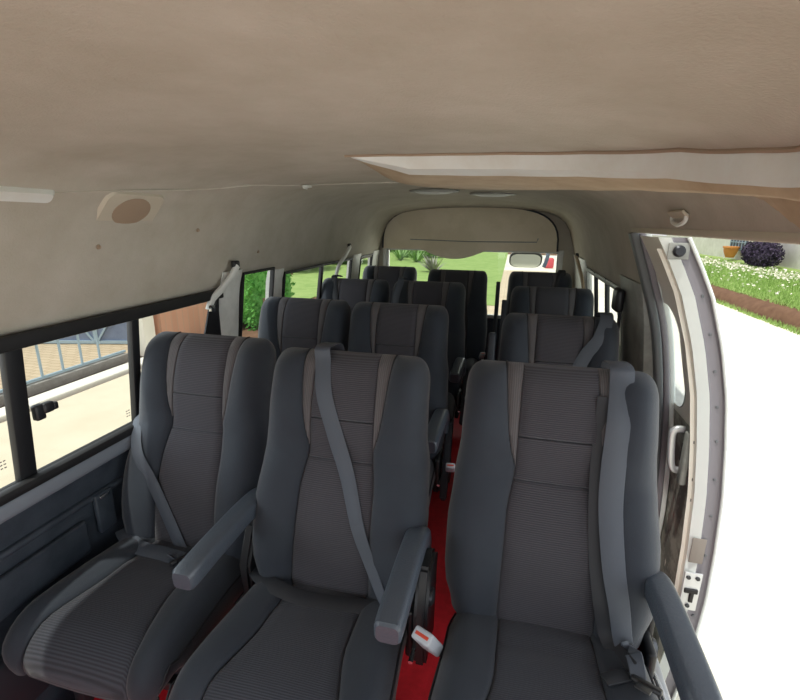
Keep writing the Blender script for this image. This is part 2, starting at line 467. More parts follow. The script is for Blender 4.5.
belt('L1', [on_back('L1',-.236,.62,-.03), on_back('L1',-.215,.58,.004), on_back('L1',-.17,.46), on_back('L1',-.115,.34), on_back('L1',-.06,.22), on_back('L1',-.01,.1,.01), on_back('L1',.015,.03,.02), cush('L1',.03,-.06,.02)], NB, .04, 'web')
belt('L1', [cush('L1',-.225,.02), cush('L1',-.18,-.01), cush('L1',-.12,-.03), cush('L1',-.05,-.035), cush('L1',.01,-.04), cush('L1',.05,-.05,.014)], Vector((0,-.2,1)), .045, 'web', 'lap_belt')
belt('R2', over('R2', .17)+[on_back('R2',.165,.955), on_back('R2',.14,.86), on_back('R2',.10,.78), on_back('R2',.05,.62), on_back('R2',0,.46)], NB, .05)
belt('L3', over('L3', -.13)[1:]+[on_back('L3',-.13,.955), on_back('L3',-.11,.82), on_back('L3',-.08,.62)], NB, .04, 'webd')
belt('M3', over('M3', -.17)+[on_back('M3',-.17,.955), on_back('M3',-.185,.82), on_back('M3',-.19,.62)], NB, .04)
belt('R4', over('R4', .15)+[on_back('R4',.15,.955), on_back('R4',.12,.82), on_back('R4',.08,.62)], NB, .045, 'webd')
def tongue(k, p, ang=0):
    s = seats[k]; p = Vector(p)-s.location; b = B()
    R_ = Matrix.Rotation(ang, 3, 'Z') @ Matrix.Rotation(-.5, 3, 'X')
    add_box(b, p, (.058,.022,.012), R_, .004); add_box(b, p+R_@Vector((0,-.028,0)), (.028,.04,.004), R_, .001)
    obj('belt_tongue', b, M['black'], s)
tongue('R1', cush('R1',.175,-.125,.016), -.5); tongue('L1', cush('L1',.055,-.055,.018), 1.0)
p = Vector(cush('R1',.125,-.115,.010)); box('latch_plate', p-seats['R1'].location, (.06,.03,.006), M['steel'], seats['R1'], .002, Matrix.Rotation(.5,3,'Z'))
# buckles
buckle(seats['L1'], .13, -.03, .50, m=M['black'], base=(.20,.03,.48))
buckle(seats['M1'], .305, -.085, .475, base=(.345,.0,.33), big=1.35); buckle(seats['M2'], .30, -.10, .50, base=(.285,.02,.38))
buckle(seats['M3'], .30, -.1, .50, m=M['black'], base=(.275,.02,.40)); buckle(seats['M4'], .23, -.05, .52, m=M['buckle'], base=(.2,.05,.42))
# aisle-side fold-down panels on M2/M3
for k in ('L1','M1'):
    b = B(); prism(b, [(.250,.11,.60),(.250,.06,.635),(.250,-.01,.63),(.250,-.06,.52),(.250,-.05,.36),(.250,.08,.36)], (.034,0,0))
    bmesh.ops.bevel(b, geom=b.edges[:], offset=.008, segments=2, affect='EDGES'); hs = obj('armrest_housing', b, M['black'], seats[k])
    b = B(); lathe(b, [(.0001,0),(.022,0),(.022,.006),(.014,.010),(.0001,.010)], (.284,-.01,.55), 'X', 16); obj('housing_bolt', b, M['steel'], hs)
for k in ('M2','M3'):
    b = B(); prism(b, [(.252,.10,.62),(.252,.15,.60),(.252,.09,.40),(.252,-.02,.30),(.252,-.05,.33),(.252,.03,.47)], (.028,0,0))
    bmesh.ops.bevel(b, geom=b.edges[:], offset=.006, segments=2, affect='EDGES')
    obj('side_shield', b, M['vinyld'], seats[k])

# ------------------------------------------------------------------ van shell
XC = -.33
PROF = [(.88,0),(.88,.3),(.875,.6),(.87,.80),(.825,1.19),(.80,1.28),(.755,1.42),(.715,1.50),(.66,1.555),(.58,1.592),(.46,1.615),(.30,1.63),(.15,1.637),(0,1.64)]
def rel(z):
    for (a, z0), (b, z1) in zip(PROF, PROF[1:]):
        if z <= z1: return a+(b-a)*(z-z0)/(z1-z0)
    return 0
Y0, Y1 = -.55, 4.02
YR = 3.35   # roof starts to drop to the rear
def drop(y, z):
    if y > 2.6 and z > 1.42: return z-.045*((y-2.6)/1.4)**2*((z-1.42)/.22)
    return z
ys = [Y0+i*(Y1-Y0)/40 for i in range(41)]
ys = sorted(set([round(v, 4) for v in ys]+[1.86, 1.84, 1.81, 2.09, 2.21, 3.28]))
def arch(zmin_l, zmin_r_front, zmin_r_rear):
    b = B(); cache = {}
    P = PROF
    prof = []
    fine = []
    for (a, z0), (c, z1) in zip(P, P[1:]):
        n = 3 if z0 >= 1.19 else 1
        for i in range(n): fine.append((a+(c-a)*i/n, z0+(z1-z0)*i/n))
    fine.append(P[-1])
    L = [(XC-a, z) for a, z in fine if z >= zmin_l-1e-6]; Rr = [(XC+a, z) for a, z in fine[:-1] if z >= zmin_r_rear-1e-6][::-1]
    full = L+Rr
    def V(i, j):
        if (i, j) not in cache:
            x, z = full[j]; cache[(i, j)] = b.verts.new((x, ys[i], drop(ys[i], z)))
        return cache[(i, j)]
    for i in range(len(ys)-1):
        for j in range(len(full)-1):
            xm = full[j+1]
            if ys[i+1] <= 1.845 and full[j+1][0] > XC and full[j+1][1] < zmin_r_front-1e-4: continue
            ym = (ys[i]+ys[i+1])/2; zt = 1.25 if 1.81 < ym < 2.09 else (1.22 if 2.21 < ym < 3.28 else 0)
            if full[j][0] < XC and full[j+1][1] <= zt+1e-4: continue
            b.faces.new((V(i,j), V(i,j+1), V(i+1,j+1), V(i+1,j)))
    return b
o = struct(obj('ceiling', arch(1.19, 1.446, 1.19), M['liner']))
sol = o.modifiers.new('s', 'SOLIDIFY'); sol.thickness = .012; sol.offset = 1
# window rows -------------------------------------------------------------
def wallx(side, z): return XC+side*rel(z)
def wall_piece(bm, side, y0, y1, z0, z1, th=.02, n=6):
    zs = [z0+(z1-z0)*i/n for i in range(n+1)]
    f = [[bm.verts.new((wallx(side, z), y, z)) for z in zs] for y in (y0, y1)]
    g = [[bm.verts.new((wallx(side, z)+side*th, y, z)) for z in zs] for y in (y0, y1)]
    for i in range(n):
        bm.faces.new((f[0][i], f[0][i+1], f[1][i+1], f[1][i])); bm.faces.new((g[0][i], g[1][i], g[1][i+1], g[0][i+1]))
        for q in (0, 1): bm.faces.new((f[q][i], g[q][i], g[q][i+1], f[q][i+1]))
    bm.faces.new((f[0][0], f[1][0], g[1][0], g[0][0])); bm.faces.new((f[0][-1], g[0][-1], g[1][-1], f[1][-1]))
ZB, ZT = .79, 1.195
b = B(); wall_piece(b, -1, Y0, Y1, 0, ZB); struct(obj('wall_left', b, M['vinyl']))
b = B(); wall_piece(b, 1, 1.86, Y1, 0, ZB); struct(obj('wall_right', b, M['greytrim']))
n = 1
def pillar(side, y0, y1, z0=ZB, z1=1.24, m='trim', th=.05, out=.012):
    global n
    b = B(); zs = [z0+(z1-z0)*i/8 for i in range(9)]
    rings = []
    for z in zs:
        x = wallx(side, z)
        rings.append([b.verts.new(p) for p in ((x+side*.03,y0,z),(x-side*out*.3,y0+.01,z),(x-side*out,y0+.03,z),(x-side*out,y1-.03,z),(x-side*out*.3,y1-.01,z),(x+side*.03,y1,z))])
    for i in range(8):
        for j in range(6): b.faces.new((rings[i][j], rings[i][(j+1)%6], rings[i+1][(j+1)%6], rings[i+1][j]))
    b.faces.new(rings[0]); b.faces.new(rings[-1])
    o = struct(obj('trim_%d' % n, b, M[m])); n += 1; return o
pillar(-1, 1.65, 1.81, z1=1.27); pillar(-1, 2.09, 2.21); pillar(-1, 3.28, 3.48); pillar(-1, 3.80, 4.02)
pillar(-1, Y0, -.05)
pillar(1, 1.86, 2.24, m='greytrim', z0=0, z1=1.26); pillar(1, 3.36, 4.02)
# sill ledge left, above the door card
b = B(); sweep(b, [(wallx(-1,.76)+.012, y, .772) for y in (Y0, 0, 1, 2, 3, Y1)], rrect(.05, .055, .02, 4)); o = struct(obj('trim_20', b, M['ledge']))
b = B(); sweep(b, [(wallx(-1,.61)+.004, y, .635+.015*math.sin(y*2)) for y in [Y0+i*.1 for i in range(18)]], rrect(.022,.02,.008,3)); struct(obj('trim_21', b, M['vinyl']))
# lower recessed panel and lower rail on the left card
b = B(); add_box(b, (wallx(-1,.5)+.012, .45, .545), (.02, 1.0, .11), bev=.008); struct(obj('trim_22', b, M['vinyl']))
b = B(); add_box(b, (wallx(-1,.3)+.02, .6, .30), (.04, 2.2, .18), bev=.01); struct(obj('trim_23', b, M['vinyld']))
# ashtray
a = empty('ashtray', (-1.188,1.02,.59), 'small grey ashtray with chrome lip set in the left wall panel', 'ashtray')
box('ashtray_box', (-.004,0,0), (.016,.062,.13), M['vinyl'], a, .005); box('ashtray_lip', (.008,-.003,.055), (.006,.034,.008), M['chrome'], a, .002)
a = empty('wall_bolt', (-1.165,.70,.38), 'small chrome bolt low on the left wall near seat front', 'bolt')
b = B(); lathe(b, [(.0001,0),(.016,0),(.016,.006),(.009,.012),(.0001,.014)], (0,0,0), 'X', 14); obj('bolt_head', b, M['chrome'], a)
b = B(); lathe(b, [(.0001,-.002),(.026,-.002),(.026,.001),(.0001,.001)], (0,0,0), 'X', 18); obj('washer', b, M['steel'], a)

# windows -----------------------------------------------------------------
def window(num, side, y0, y1, mull=(), fr='rubber', fw=.028, z0=ZB, z1=ZT, top=.0, pane_m=None, single=False):
    w = struct(bpy.data.objects.new('window_%d' % num, None)); col.objects.link(w); w.location = (0,0,0)
    b = B()
    def bar(p, q, a, c):
        sweep(b, [p, Vector(p).lerp(Vector(q), .5), q], rrect(a, c, min(a, c)*.25, 2), up=Vector((side,0,0)))
    X = lambda z: wallx(side, z)+side*.004
    bar((X(z1-fw*.5-top), y0, z1-fw*.5-top), (X(z1-fw*.5-top), y1, z1-fw*.5-top), fw+top, .024)
    bar((X(z0+fw*.5), y0, z0+fw*.5), (X(z0+fw*.5), y1, z0+fw*.5), fw, .024)
    for y in (y0+fw*.4, y1-fw*.4): bar((X(z0), y, z0), (X(z1), y, z1), fw*.8, .022)
    obj('window_frame', b, M[fr], w)
    for (ym, wd) in mull:
        b = B(); sweep(b, [(X(z0), ym, z0), (X((z0+z1)/2), ym, (z0+z1)/2), (X(z1), ym, z1)], rrect(wd, .022, .004, 2), up=Vector((side,0,0)))
        obj('mullion', b, M['black'], w)
    cuts = [y0]+[m_[0] for m_ in mull]+[y1]
    for a_, c_ in zip(cuts, cuts[1:]):
        b = B(); xo = side*.012
        b.faces.new([b.verts.new(p) for p in ((X(z0)+xo, a_, z0), (X(z0)+xo, c_, z0), (X(z1)+xo, c_, z1), (X(z1)+xo, a_, z1))])
        obj('pane', b, pane_m or GL, w)
    return w
w1 = window(1, -1, -.05, 1.65, mull=((.825,.045),(1.205,.032)), fw=.026, top=.004)
b = B(); sweep(b, [(wallx(-1,1.19)+.018, y, 1.188) for y in (-.05,.5,1.1,1.645)], rrect(.02,.038,.006,2), up=Vector((0,0,1))); obj('window_header', b, M['rubber'], w1)
b = B(); sweep(b, [(wallx(-1,.80)+.02, y, .806) for y in (-.05,.5,1.1,1.645)], rrect(.03,.028,.008,2), up=Vector((0,0,1))); obj('window_track', b, M['rubber'], w1)
# latch
b = B(); add_box(b, (-1.172,.868,.985), (.02,.026,.042), bev=.005); add_box(b, (-1.166,.888,.992), (.02,.03,.028), bev=.006); add_box(b, (-1.164,.906,.990), (.016,.014,.020), bev=.004)
obj('window_latch', b, M['black'], w1)
# etched marks in corners of the panes
b = B()
for yb, zb in ((1.165,.845),(.77,.87)):
    for i in range(2):
        for j in range(3): add_box(b, (wallx(-1,zb)-.004, yb+.009*i, zb+.009*j), (.0006,.006,.003))
obj('glass_etching', b, M['stone'], w1)
window(2, -1, 1.81, 2.09, z1=1.255, fw=.012); window(3, -1, 2.21, 3.28, mull=((2.72,.03),), z1=1.22, fw=.016); window(4, -1, 3.48, 3.80, z1=1.22, fw=.014)
w5 = window(5, 1, 2.24, 3.36, mull=((2.66,.03),(3.02,.025)), fr='greytrim')
for (y,z) in ((3.12,.97),(2.52,.97)):
    b = B(); add_box(b, (wallx(1,z)-.012,y,z), (.02,.03,.04), bev=.004); obj('window_latch', b, M['black'], w5)

# floor -------------------------------------------------------------------
b = B(); add_box(b, (XC, 1.74, -.015), (1.78, 4.6, .03)); struct(obj('floor', b, M['red']))
b = B(); add_box(b, (XC, 1.74, -.10), (1.84, 4.6, .12)); struct(obj('trim_30', b, M['steel']))
# raised red box under left seat (wheel box / step)
b = B(); add_box(b, (-1.0, .95, .06), (.30, .5, .12), bev=.01); struct(obj('trim_31', b, M['red']))

# rear wall: overhead panel, pillars, lower -------------------------------
YW = 4.0
b = B(); P = []
zb = 1.255
out = []
for i in range(25):                       # arch outline (follows the roof, inset)
    t = i/24; a = PI*t
    cx = XC-.05; hw = .725
    x = cx-hw*math.copysign(abs(math.cos(a))**.55, math.cos(a)); z = zb+.345*abs(math.sin(a))**.62
    out.append((x, YW-.03, z))
botm = []
for i in range(30):
    x = lerp(out[-1][0], out[0][0], (i+1)/31)
    d = x-(-.49); dip = .075*max(0, math.cos(min(1, abs(d)/.26)*PI/2))**.8 if abs(d) < .26 else 0
    botm.append((x, YW-.03, zb-dip))
poly = out+botm
prism(b, poly, (0, .05, 0)); struct(obj('trim_40', b, M['panel'], smooth=False))
# dark gap line around the arch
b = B(); sweep(b, [Vector(p)+Vector((0,-.002,.004)) for p in out], circ(.007, 6), up=Vector((0,1,0))); struct(obj('trim_41', b, M['vinyld']))
b = B(); sweep(b, [(-.86,YW-.034,1.335),(-.36,YW-.034,1.325),(.18,YW-.034,1.33),(.19,YW-.034,1.36)], circ(.0035, 6), up=Vector((0,1,0))); struct(obj('trim_42', b, M['greytrim']))
# wall around rear opening
b = B()
full = [(XC-rel(z), z) for z in [1.24,1.3,1.36,1.42,1.46,1.5,1.53,1.555,1.575,1.592,1.60]]
topz = [(XC-r_, z_) for r_, z_ in PROF if z_ >= 1.24 and r_ > 0]
ringo = [(XC-.81,1.24)]+topz+[(XC,1.64)]+[(2*XC-x, z) for x, z in topz[::-1]]+[(XC+.81,1.24)]
inner = []
for i in range(len(ringo)):
    x, z = ringo[i]; inner.append((XC-.02+(x-XC)*.80, 1.24+(z-1.24)*.78))
for i in range(len(ringo)-1):
    vs = [b.verts.new((p[0], YW, p[1])) for p in (ringo[i], ringo[i+1], inner[i+1], inner[i])]; b.faces.new(vs)
add_box(b, (XC-.84, YW+.01, 1.0), (.16,.04,.56)); add_box(b, (XC+.80, YW+.01, 1.0), (.20,.04,.56))
bmesh.ops.remove_doubles(b, verts=b.verts, dist=.0005)
struct(obj('wall_rear', b, M['liner_side'], smooth=False))
b = B(); add_box(b, (XC, YW+.02, .34), (1.76,.04,.70)); struct(obj('wall_tailgate', b, M['vinyl']))
b = B(); add_box(b, (XC-.76, YW-.01, .99), (.035,.03,.56), bev=.006); add_box(b, (XC+.71, YW-.01, .99), (.035,.03,.56), bev=.006); struct(obj('trim_43', b, M['trim']))
w6 = struct(bpy.data.objects.new('window_6', None)); col.objects.link(w6)
b = B(); add_box(b, (XC-.02, YW, .70), (1.46,.04,.03), bev=.006); add_box(b, (XC-.02, YW, 1.25), (1.46,.03,.014), bev=.004)
add_box(b, (XC-.735, YW, .97), (.02,.03,.56)); add_box(b, (XC+.69, YW, .97), (.02,.03,.56)); obj('window_frame', b, M['trim'], w6)
b = B(); b.faces.new([b.verts.new(p) for p in ((XC-.74,YW+.01,.69),(XC+.70,YW+.01,.69),(XC+.70,YW+.01,1.26),(XC-.74,YW+.01,1.26))]); obj('pane', b, GLR, w6)
# outside rear mirror
mr = empty('rear_mirror', (.11,4.17,1.17), 'rounded mirror hanging outside the top of the rear window', 'mirror')
b = B(); pr = [(x, z) for x, z in rrect(.27,.20,.07,6)]
rings = [[b.verts.new((x*s, yy, z*s)) for x, z in pr] for s, yy in ((1,0),(1.02,.008),(.92,.035),(.6,.055))]
for i in range(3):
    for j in range(len(pr)): b.faces.new((rings[i][j], rings[i][(j+1)%len(pr)], rings[i+1][(j+1)%len(pr)], rings[i+1][j]))
b.faces.new(rings[-1]); b.faces.new(rings[0][::-1]); obj('mirror_shell', b, M['mirrorback'], mr)
b = B(); vs = [b.verts.new((x*.92, -.003, z*.90-.002)) for x, z in pr]; b.faces.new(vs); obj('mirror_glass', b, M['mirror'], mr)
b = B(); sweep(b, [(.0,.03,.03),(.03,.08,.12),(.04,.10,.2)], circ(.014, 10)); obj('mirror_arm', b, M['mirrorback'], mr)
b = B(); sweep(b, [(.185,.07,.06),(.175,.01,.01),(.155,-.04,-.035)], rrect(.05,.03,.012,3), up=Vector((1,0,0))); obj('mirror_bracket', b, M['gate'], mr)

mr.rotation_euler = (.85,0,0)
# speakers / clips / lamps in the roof ------------------------------------
def on_arch(side, z, y, inset=0):
    """point and inward normal on arch"""
    e = .01; p = Vector((XC+side*rel(z), y, z)); q = Vector((XC+side*rel(z+e), y, z+e)); t = (q-p).normalized()
    nn = Vector((-side*t.z, 0, abs(t.x)*-1)); nn.normalize(); return p+nn*inset, nn, t
def roundish(side, z, y, parent_name, label, cat, r, m1, m2):
    p, nn, t = on_arch(side, z, y, .004)
    e = empty(parent_name, p, label, cat)
    rot = Matrix((Vector((0,1,0)), t, nn)).transposed()
    if rot.determinant() < 0: rot = Matrix((Vector((0,-1,0)), t, nn)).transposed()
    e.rotation_euler = rot.to_euler(); return e
sp = roundish(-1, 1.498, 1.13, 'speaker', 'round tan cloth speaker recessed in pale plate on left ceiling curve', 'speaker', 0, 0, 0)
b = B(); pr = rrect(.22,.125,.03,4); vs0 = [b.verts.new((x*.95,y,-.004)) for x, y in pr]; vs1 = [b.verts.new((x*.9,y*.92,.005)) for x, y in pr]
for j in range(len(pr)): b.faces.new((vs0[j], vs0[(j+1)%len(pr)], vs1[(j+1)%len(pr)], vs1[j]))
b.faces.new(vs1); obj('speaker_plate', b, M['liner_side'], sp)
b = B(); lathe(b, [(.0001,.0045),(.055,.0045),(.055,.0065),(.048,.0075),(.0001,.0085)], n=28); g_ = obj('speaker_grille', b, M['grille'], sp); g_.scale = (1.15,.85,1)
def clip(side, z, y, label, w=.05, m='duct', nm='roof_clip'):
    e = roundish(side, z, y, nm, label, 'clip', 0, 0, 0)
    b = B(); add_box(b, (0,0,.004), (w,.022,.008), bev=.003); obj('clip_body', b, M[m], e)
    b = B(); add_box(b, (0,-.008,.010), (w*.7,.006,.006), bev=.002); obj('clip_lip', b, M['trim'], e)
    return e
clip(-1, 1.612, 1.78, 'small pale clip on ceiling left of the roof duct', .05)
hk = roundish(1, 1.50, 1.28, 'coat_hook', 'pale curved coat hook on ceiling above the open door', 'hook', 0, 0, 0)
b = B(); sweep(b, smoothpath([(-.05,0,0),(-.045,-.012,.012),(0,-.018,.018),(.045,-.012,.012),(.05,0,0)], 5), circ(.005, 8)); obj('hook_bar', b, M['duct'], hk)
b = B(); add_box(b, (0,.002,.003), (.11,.022,.008), bev=.003); obj('hook_base', b, M['liner_side'], hk)
for (x, y, lab) in ((-.42,2.5,'flat pale dome lamp in rear ceiling, left of two'), (-.13,2.75,'flat pale dome lamp in rear ceiling, right of two')):
    e = empty('ceiling_lamp', (x,y,1.628), lab, 'lamp')
    b = B(); lathe(b, [(.0001,-.014),(.05,-.012),(.075,-.004),(.078,.006),(.0001,.006)], n=24); q = obj('lamp_lens', b, M['duct'], e); q.scale = (1.4,.8,1)
    b = B(); lathe(b, [(.084,-.005),(.092,-.003),(.094,.006),(.08,.006)], n=24); q = obj('lamp_rim', b, M['greytrim'], e); q.scale = (1.4,.8,1)
for (z, y) in ((1.34,1.9),(1.44,1.45),(1.40,1.05)):
    e = roundish(-1, z, y, 'trim_screw', {1.9:'tiny brown screw head on left ceiling panel, farthest back',1.45:'tiny brown screw head behind the round speaker',1.05:'tiny brown screw head below the round speaker'}[y], 'screw', 0, 0, 0)
    b = B(); lathe(b, [(.0001,.004),(.005,.004),(.007,0),(.0001,0)], n=10); obj('screw_head', b, M['grille'], e)
# left lamp at frame edge
e = roundish(-1, 1.522, .72, 'side_lamp', 'pale reading lamp on left ceiling edge near the camera', 'lamp', 0, 0, 0)
b = B(); pr = rrect(.34,.032,.012,4); vs0 = [b.verts.new((x,y,-.004)) for x, y in pr]; vs1 = [b.verts.new((x*.93,y*.8,.008)) for x, y in pr]
for j in range(len(pr)): b.faces.new((vs0[j], vs0[(j+1)%len(pr)], vs1[(j+1)%len(pr)], vs1[j]))
b.faces.new(vs1); obj('lamp_lens', b, M['duct'], e)

# roof duct ---------------------------------------------------------------
dk = empty('roof_duct', (0,1.2,1.60), 'long pale air duct crossing the ceiling above the seats', 'air duct')
def roofz(x): 
    r_ = abs(x-XC)
    for (a, z0), (c, z1) in zip(PROF, PROF[1:]):
        if c <= r_ <= a: return z0+(z1-z0)*(a-r_)/(a-c)
    return 1.64
TOPE = [(-.442,1.221),(-.30,1.239),(-.143,1.217),(0,1.166),(.12,1.089),(.21,.975),(.269,.856),(.298,.757),(.32,.66),(.325,.45),(.325,.2),(.325,-.1),(.325,-.5)]
BOTE = [(-.43,1.30,.0),(-.371,1.54,.045),(-.204,1.74,.05),(.008,1.63,.05),(.162,1.374,.05),(.251,1.118,.05),(.292,.90,.05),(.318,.77,.05),(.338,.66,.05),(.343,.45,.05),(.343,.2,.05),(.343,-.1,.05),(.343,-.5,.05)]
b1_, b2_ = B(), B(); rA = []; rB = []
tp = smoothpath([(x, y, 0) for x, y in TOPE], 6); bt = smoothpath(BOTE, 6)
for i, (p, q) in enumerate(zip(tp, bt)):
    k = min(1, i/7); zr = roofz(p.x)+.005; zq = roofz(q.x)-q.z
    m_ = p.lerp(q, .16); zm = roofz(m_.x)-.044*k
    dd = (q-p); dd.z = 0; dd.normalize()
    e1 = q+dd*.05; e2 = q+dd*.10
    rA.append([(p.x, p.y, zr), (p.lerp(m_,.25).x, p.lerp(m_,.25).y, lerp(zr, zm, .8)), (m_.x, m_.y, zm)])
    rB.append([(m_.x, m_.y, zm), (m_.lerp(q,.5).x, m_.lerp(q,.5).y, min(zm, (zm+zq)/2)-.004*k), (q.x, q.y, zq), (e1.x, e1.y, lerp(zq, roofz(e1.x), .3)), (e2.x, e2.y, roofz(e2.x)+.005)])
for bb, rr in ((b1_, rA), (b2_, rB)):
    vv = [[bb.verts.new(Vector(p)-Vector((0,1.2,1.60))) for p in r_] for r_ in rr]
    for i in range(len(vv)-1):
        for j in range(len(vv[0])-1): bb.faces.new((vv[i][j], vv[i][j+1], vv[i+1][j+1], vv[i+1][j]))
tb = B(); sweep(tb, [Vector((p.x, p.y-.003, roofz(p.x)-.002))-Vector((0,1.2,1.60)) for p in tp], circ(.004, 6)); obj('duct_edge_shade', tb, M['grille'], dk)  # dark tube paints the shading along the duct's top edge
obj('duct_front', b1_, M['duct'], dk); obj('duct_underside', b2_, M['tan'], dk)

tb = B(); sweep(tb, smoothpath([(x, y, roofz(x)-.001) for x, y in ((-1.03,.55),(-1.022,.83),(-1.006,1.0),(-.968,1.341),(-.90,1.56),(-.826,1.764),(-.66,1.93),(-.45,2.02))], 8), circ(.003, 6)); struct(obj('trim_44', tb, M['liner']))
# grab handles with belt guides -------------------------------------------
def guide(side, pts, label, m='trim', bolt=True):
    e = empty('grab_handle', pts[0], label, 'handle', 'curved grab bars on the pillars')
    b = B(); sweep(b, smoothpath([Vector(p)-Vector(pts[0]) for p in pts], 7), rrect(.028,.018,.007,3), up=Vector((side,0,0))); h = obj('handle_bar', b, M[m], e)
    b = B(); add_box(b, Vector(pts[0])-Vector(pts[0])+Vector((-side*-.006,0,.0)), (.02,.04,.04), bev=.007); obj('handle_cap', b, M['black'], e)
    return e
guide(-1, [(-1.09,1.70,1.295),(-1.10,1.67,1.255),(-1.115,1.62,1.21),(-1.13,1.575,1.175),(-1.14,1.56,1.135)], 'pale curved grab bar on pillar behind the large sliding window')
guide(-1, [(-1.09,3.08,1.31),(-1.10,3.0,1.25),(-1.12,2.93,1.19),(-1.13,2.90,1.12)], 'pale curved grab bar farther back between rear left windows')
guide(1, [(.405,3.28,1.27),(.42,3.16,1.20),(.435,3.06,1.12),(.44,3.0,1.05)], 'tan grab bar on the right rear pillar', 'tan')
# black belt anchor below first handle and right pillar anchor
e = empty('belt_anchor', (-1.15,1.56,1.12), 'black belt anchor with fanned webbing below the left grab bar', 'belt anchor')
b = B(); prism(b, [(.02,-.01,.02),(.02,.05,.03),(.02,.05,-.16),(.02,-.09,-.16)], (-.006,0,0)); obj('webbing', b, M['black'], e)
b = B(); lathe(b, [(.0001,0),(.017,0),(.015,.01),(.0001,.012)], (.022,0,.02), 'X', 14); obj('anchor_bolt', b, M['chrome'], e)
e = empty('belt_anchor', (.455,2.14,1.16), 'rounded black belt anchor on the right pillar behind the open door', 'belt anchor')
b = B(); add_box(b, (0,0,0), (.035,.10,.10), bev=.016); obj('anchor_cover', b, M['black'], e)
b = B(); add_box(b, (.012,-.01,-.2), (.006,.045,.32), bev=.002); obj('webbing', b, M['webd'], e)

# ------------------------------------------------------------------ body jamb of sliding door (right)
BODY = [(.60,-.02),(.615,.30),(.60,.60),(.575,.85),(.53,1.10),(.47,1.28),(.408,1.445)]
def jamb(off, y, wd, dp, m, name):
    b = B(); pts = smoothpath([(x+off, y, z) for x, z in BODY], 5)
    sweep(b, pts, rrect(wd, dp, min(wd, dp)*.3, 3), up=Vector((0,1,0))); return struct(obj(name, b, M[m]))
jamb(.004, 1.85, .026, .05, 'jamb', 'trim_50'); jamb(.030, 1.855, .022, .05, 'seal', 'trim_51'); jamb(.052, 1.865, .022, .05, 'white', 'trim_52')
b = B()                                            # rear quarter inner jamb fill down to the pillar
# door header rail above the opening
b.free(); b = B(); sweep(b, [(.418,y,1.455) for y in (Y0,.3,1,1.84)], rrect(.03,.02,.007,3)); struct(obj('trim_53', b, M['liner_side']))
# step well edge
b = B(); add_box(b, (.575,.65,-.03), (.05,2.4,.06), bev=.008); struct(obj('trim_54', b, M['silver']))

# sliding door, slid back along the outside -------------------------------
DO = [(.735,-.35),(.765,-.10),(.775,.16),(.77,.35),(.757,.57),(.735,.75),(.707,.93),(.665,1.10),(.610,1.26),(.560,1.36),(.518,1.435)]
door = struct(bpy.data.objects.new('door_1', None)); col.objects.link(door)
DF, DR = 1.60, 2.85
def dx(z, off):
    for (a, z0), (c, z1) in zip(DO, DO[1:]):
        if z <= z1: return a+(c-a)*(z-z0)/(z1-z0)+off
    return DO[-1][0]+off
def dstrip(bm, off0, off1, y0, y1, zlo=-.35, zhi=1.435, n=40):
    for i in range(n):
        z0, z1 = lerp(zlo, zhi, i/n), lerp(zlo, zhi, (i+1)/n)
        vs = [bm.verts.new(p) for p in ((dx(z0,off0),y0,z0),(dx(z0,off1),y1,z0),(dx(z1,off1),y1,z1),(dx(z1,off0),y0,z1))]; bm.faces.new(vs)
def panel_with_hole(bm, off, y0, y1, hy0, hy1, hz0, hz1, r=.09, n=48, m_=48):
    """grid in y,z with rounded-rect hole"""
    zl, zh = -.35, 1.435
    # polar-like quads between hole outline and outer rect
    cy_, cz_ = (hy0+hy1)/2, (hz0+hz1)/2
    p0_ = rrect(hy1-hy0, hz1-hz0, r, 8); pr = []
    for q0, q1 in zip(p0_, p0_[1:]+p0_[:1]):
        k_ = max(1, int(math.hypot(q1[0]-q0[0], q1[1]-q0[1])/.03))
        pr += [(lerp(q0[0],q1[0],i/k_), lerp(q0[1],q1[1],i/k_)) for i in range(k_)]
    hole = [(cy_+a, cz_+c) for a, c in pr]
    outer = []
    for a, c in pr:
        ky = ((y1-cy_) if a > 0 else (cy_-y0))/max(abs(a), 1e-6); kz = ((zh-cz_) if c > 0 else (cz_-zl))/max(abs(c), 1e-6)
        k = min(ky, kz); outer.append((cy_+a*k, cz_+c*k))
    # insert corners
    seqh, seqo = [], []
    N_ = len(pr)
    for j in range(N_):
        seqh.append(hole[j]); seqo.append(outer[j])
        a, c = outer[j], outer[(j+1)%N_]
        onY = lambda p: abs(p[0]-y0) < 1e-5 or abs(p[0]-y1) < 1e-5
        onZ = lambda p: abs(p[1]-zl) < 1e-5 or abs(p[1]-zh) < 1e-5
        if onY(a) and onZ(c) and not onZ(a) and not onY(c): seqh.append(((hole[j][0]+hole[(j+1)%N_][0])/2, (hole[j][1]+hole[(j+1)%N_][1])/2)); seqo.append((a[0], c[1]))
        elif onZ(a) and onY(c) and not onY(a) and not onZ(c): seqh.append(((hole[j][0]+hole[(j+1)%N_][0])/2, (hole[j][1]+hole[(j+1)%N_][1])/2)); seqo.append((c[0], a[1]))
    K = 14; N_ = len(seqh); rings = []
    for k in range(K+1):
        t = k/K
        rings.append([bm.verts.new((dx(lerp(h[1],o_[1],t), off), lerp(h[0],o_[0],t), lerp(h[1],o_[1],t))) for h, o_ in zip(seqh, seqo)])
    for k in range(K):
        for j in range(N_): bm.faces.new((rings[k][j], rings[k][(j+1)%N_], rings[k+1][(j+1)%N_], rings[k+1][j]))
HY0, HY1, HZ0, HZ1 = 1.73, 2.75, .82, 1.20
b = B(); panel_with_hole(b, .0, DF, DR, HY0, HY1, HZ0, HZ1); obj('door_skin', b, M['white'], door, angle=60)
b = B(); panel_with_hole(b, -.085, DF+.012, DR, HY0-.01, HY1, HZ0, HZ1); obj('door_card', b, M['doorpale'], door, angle=60)
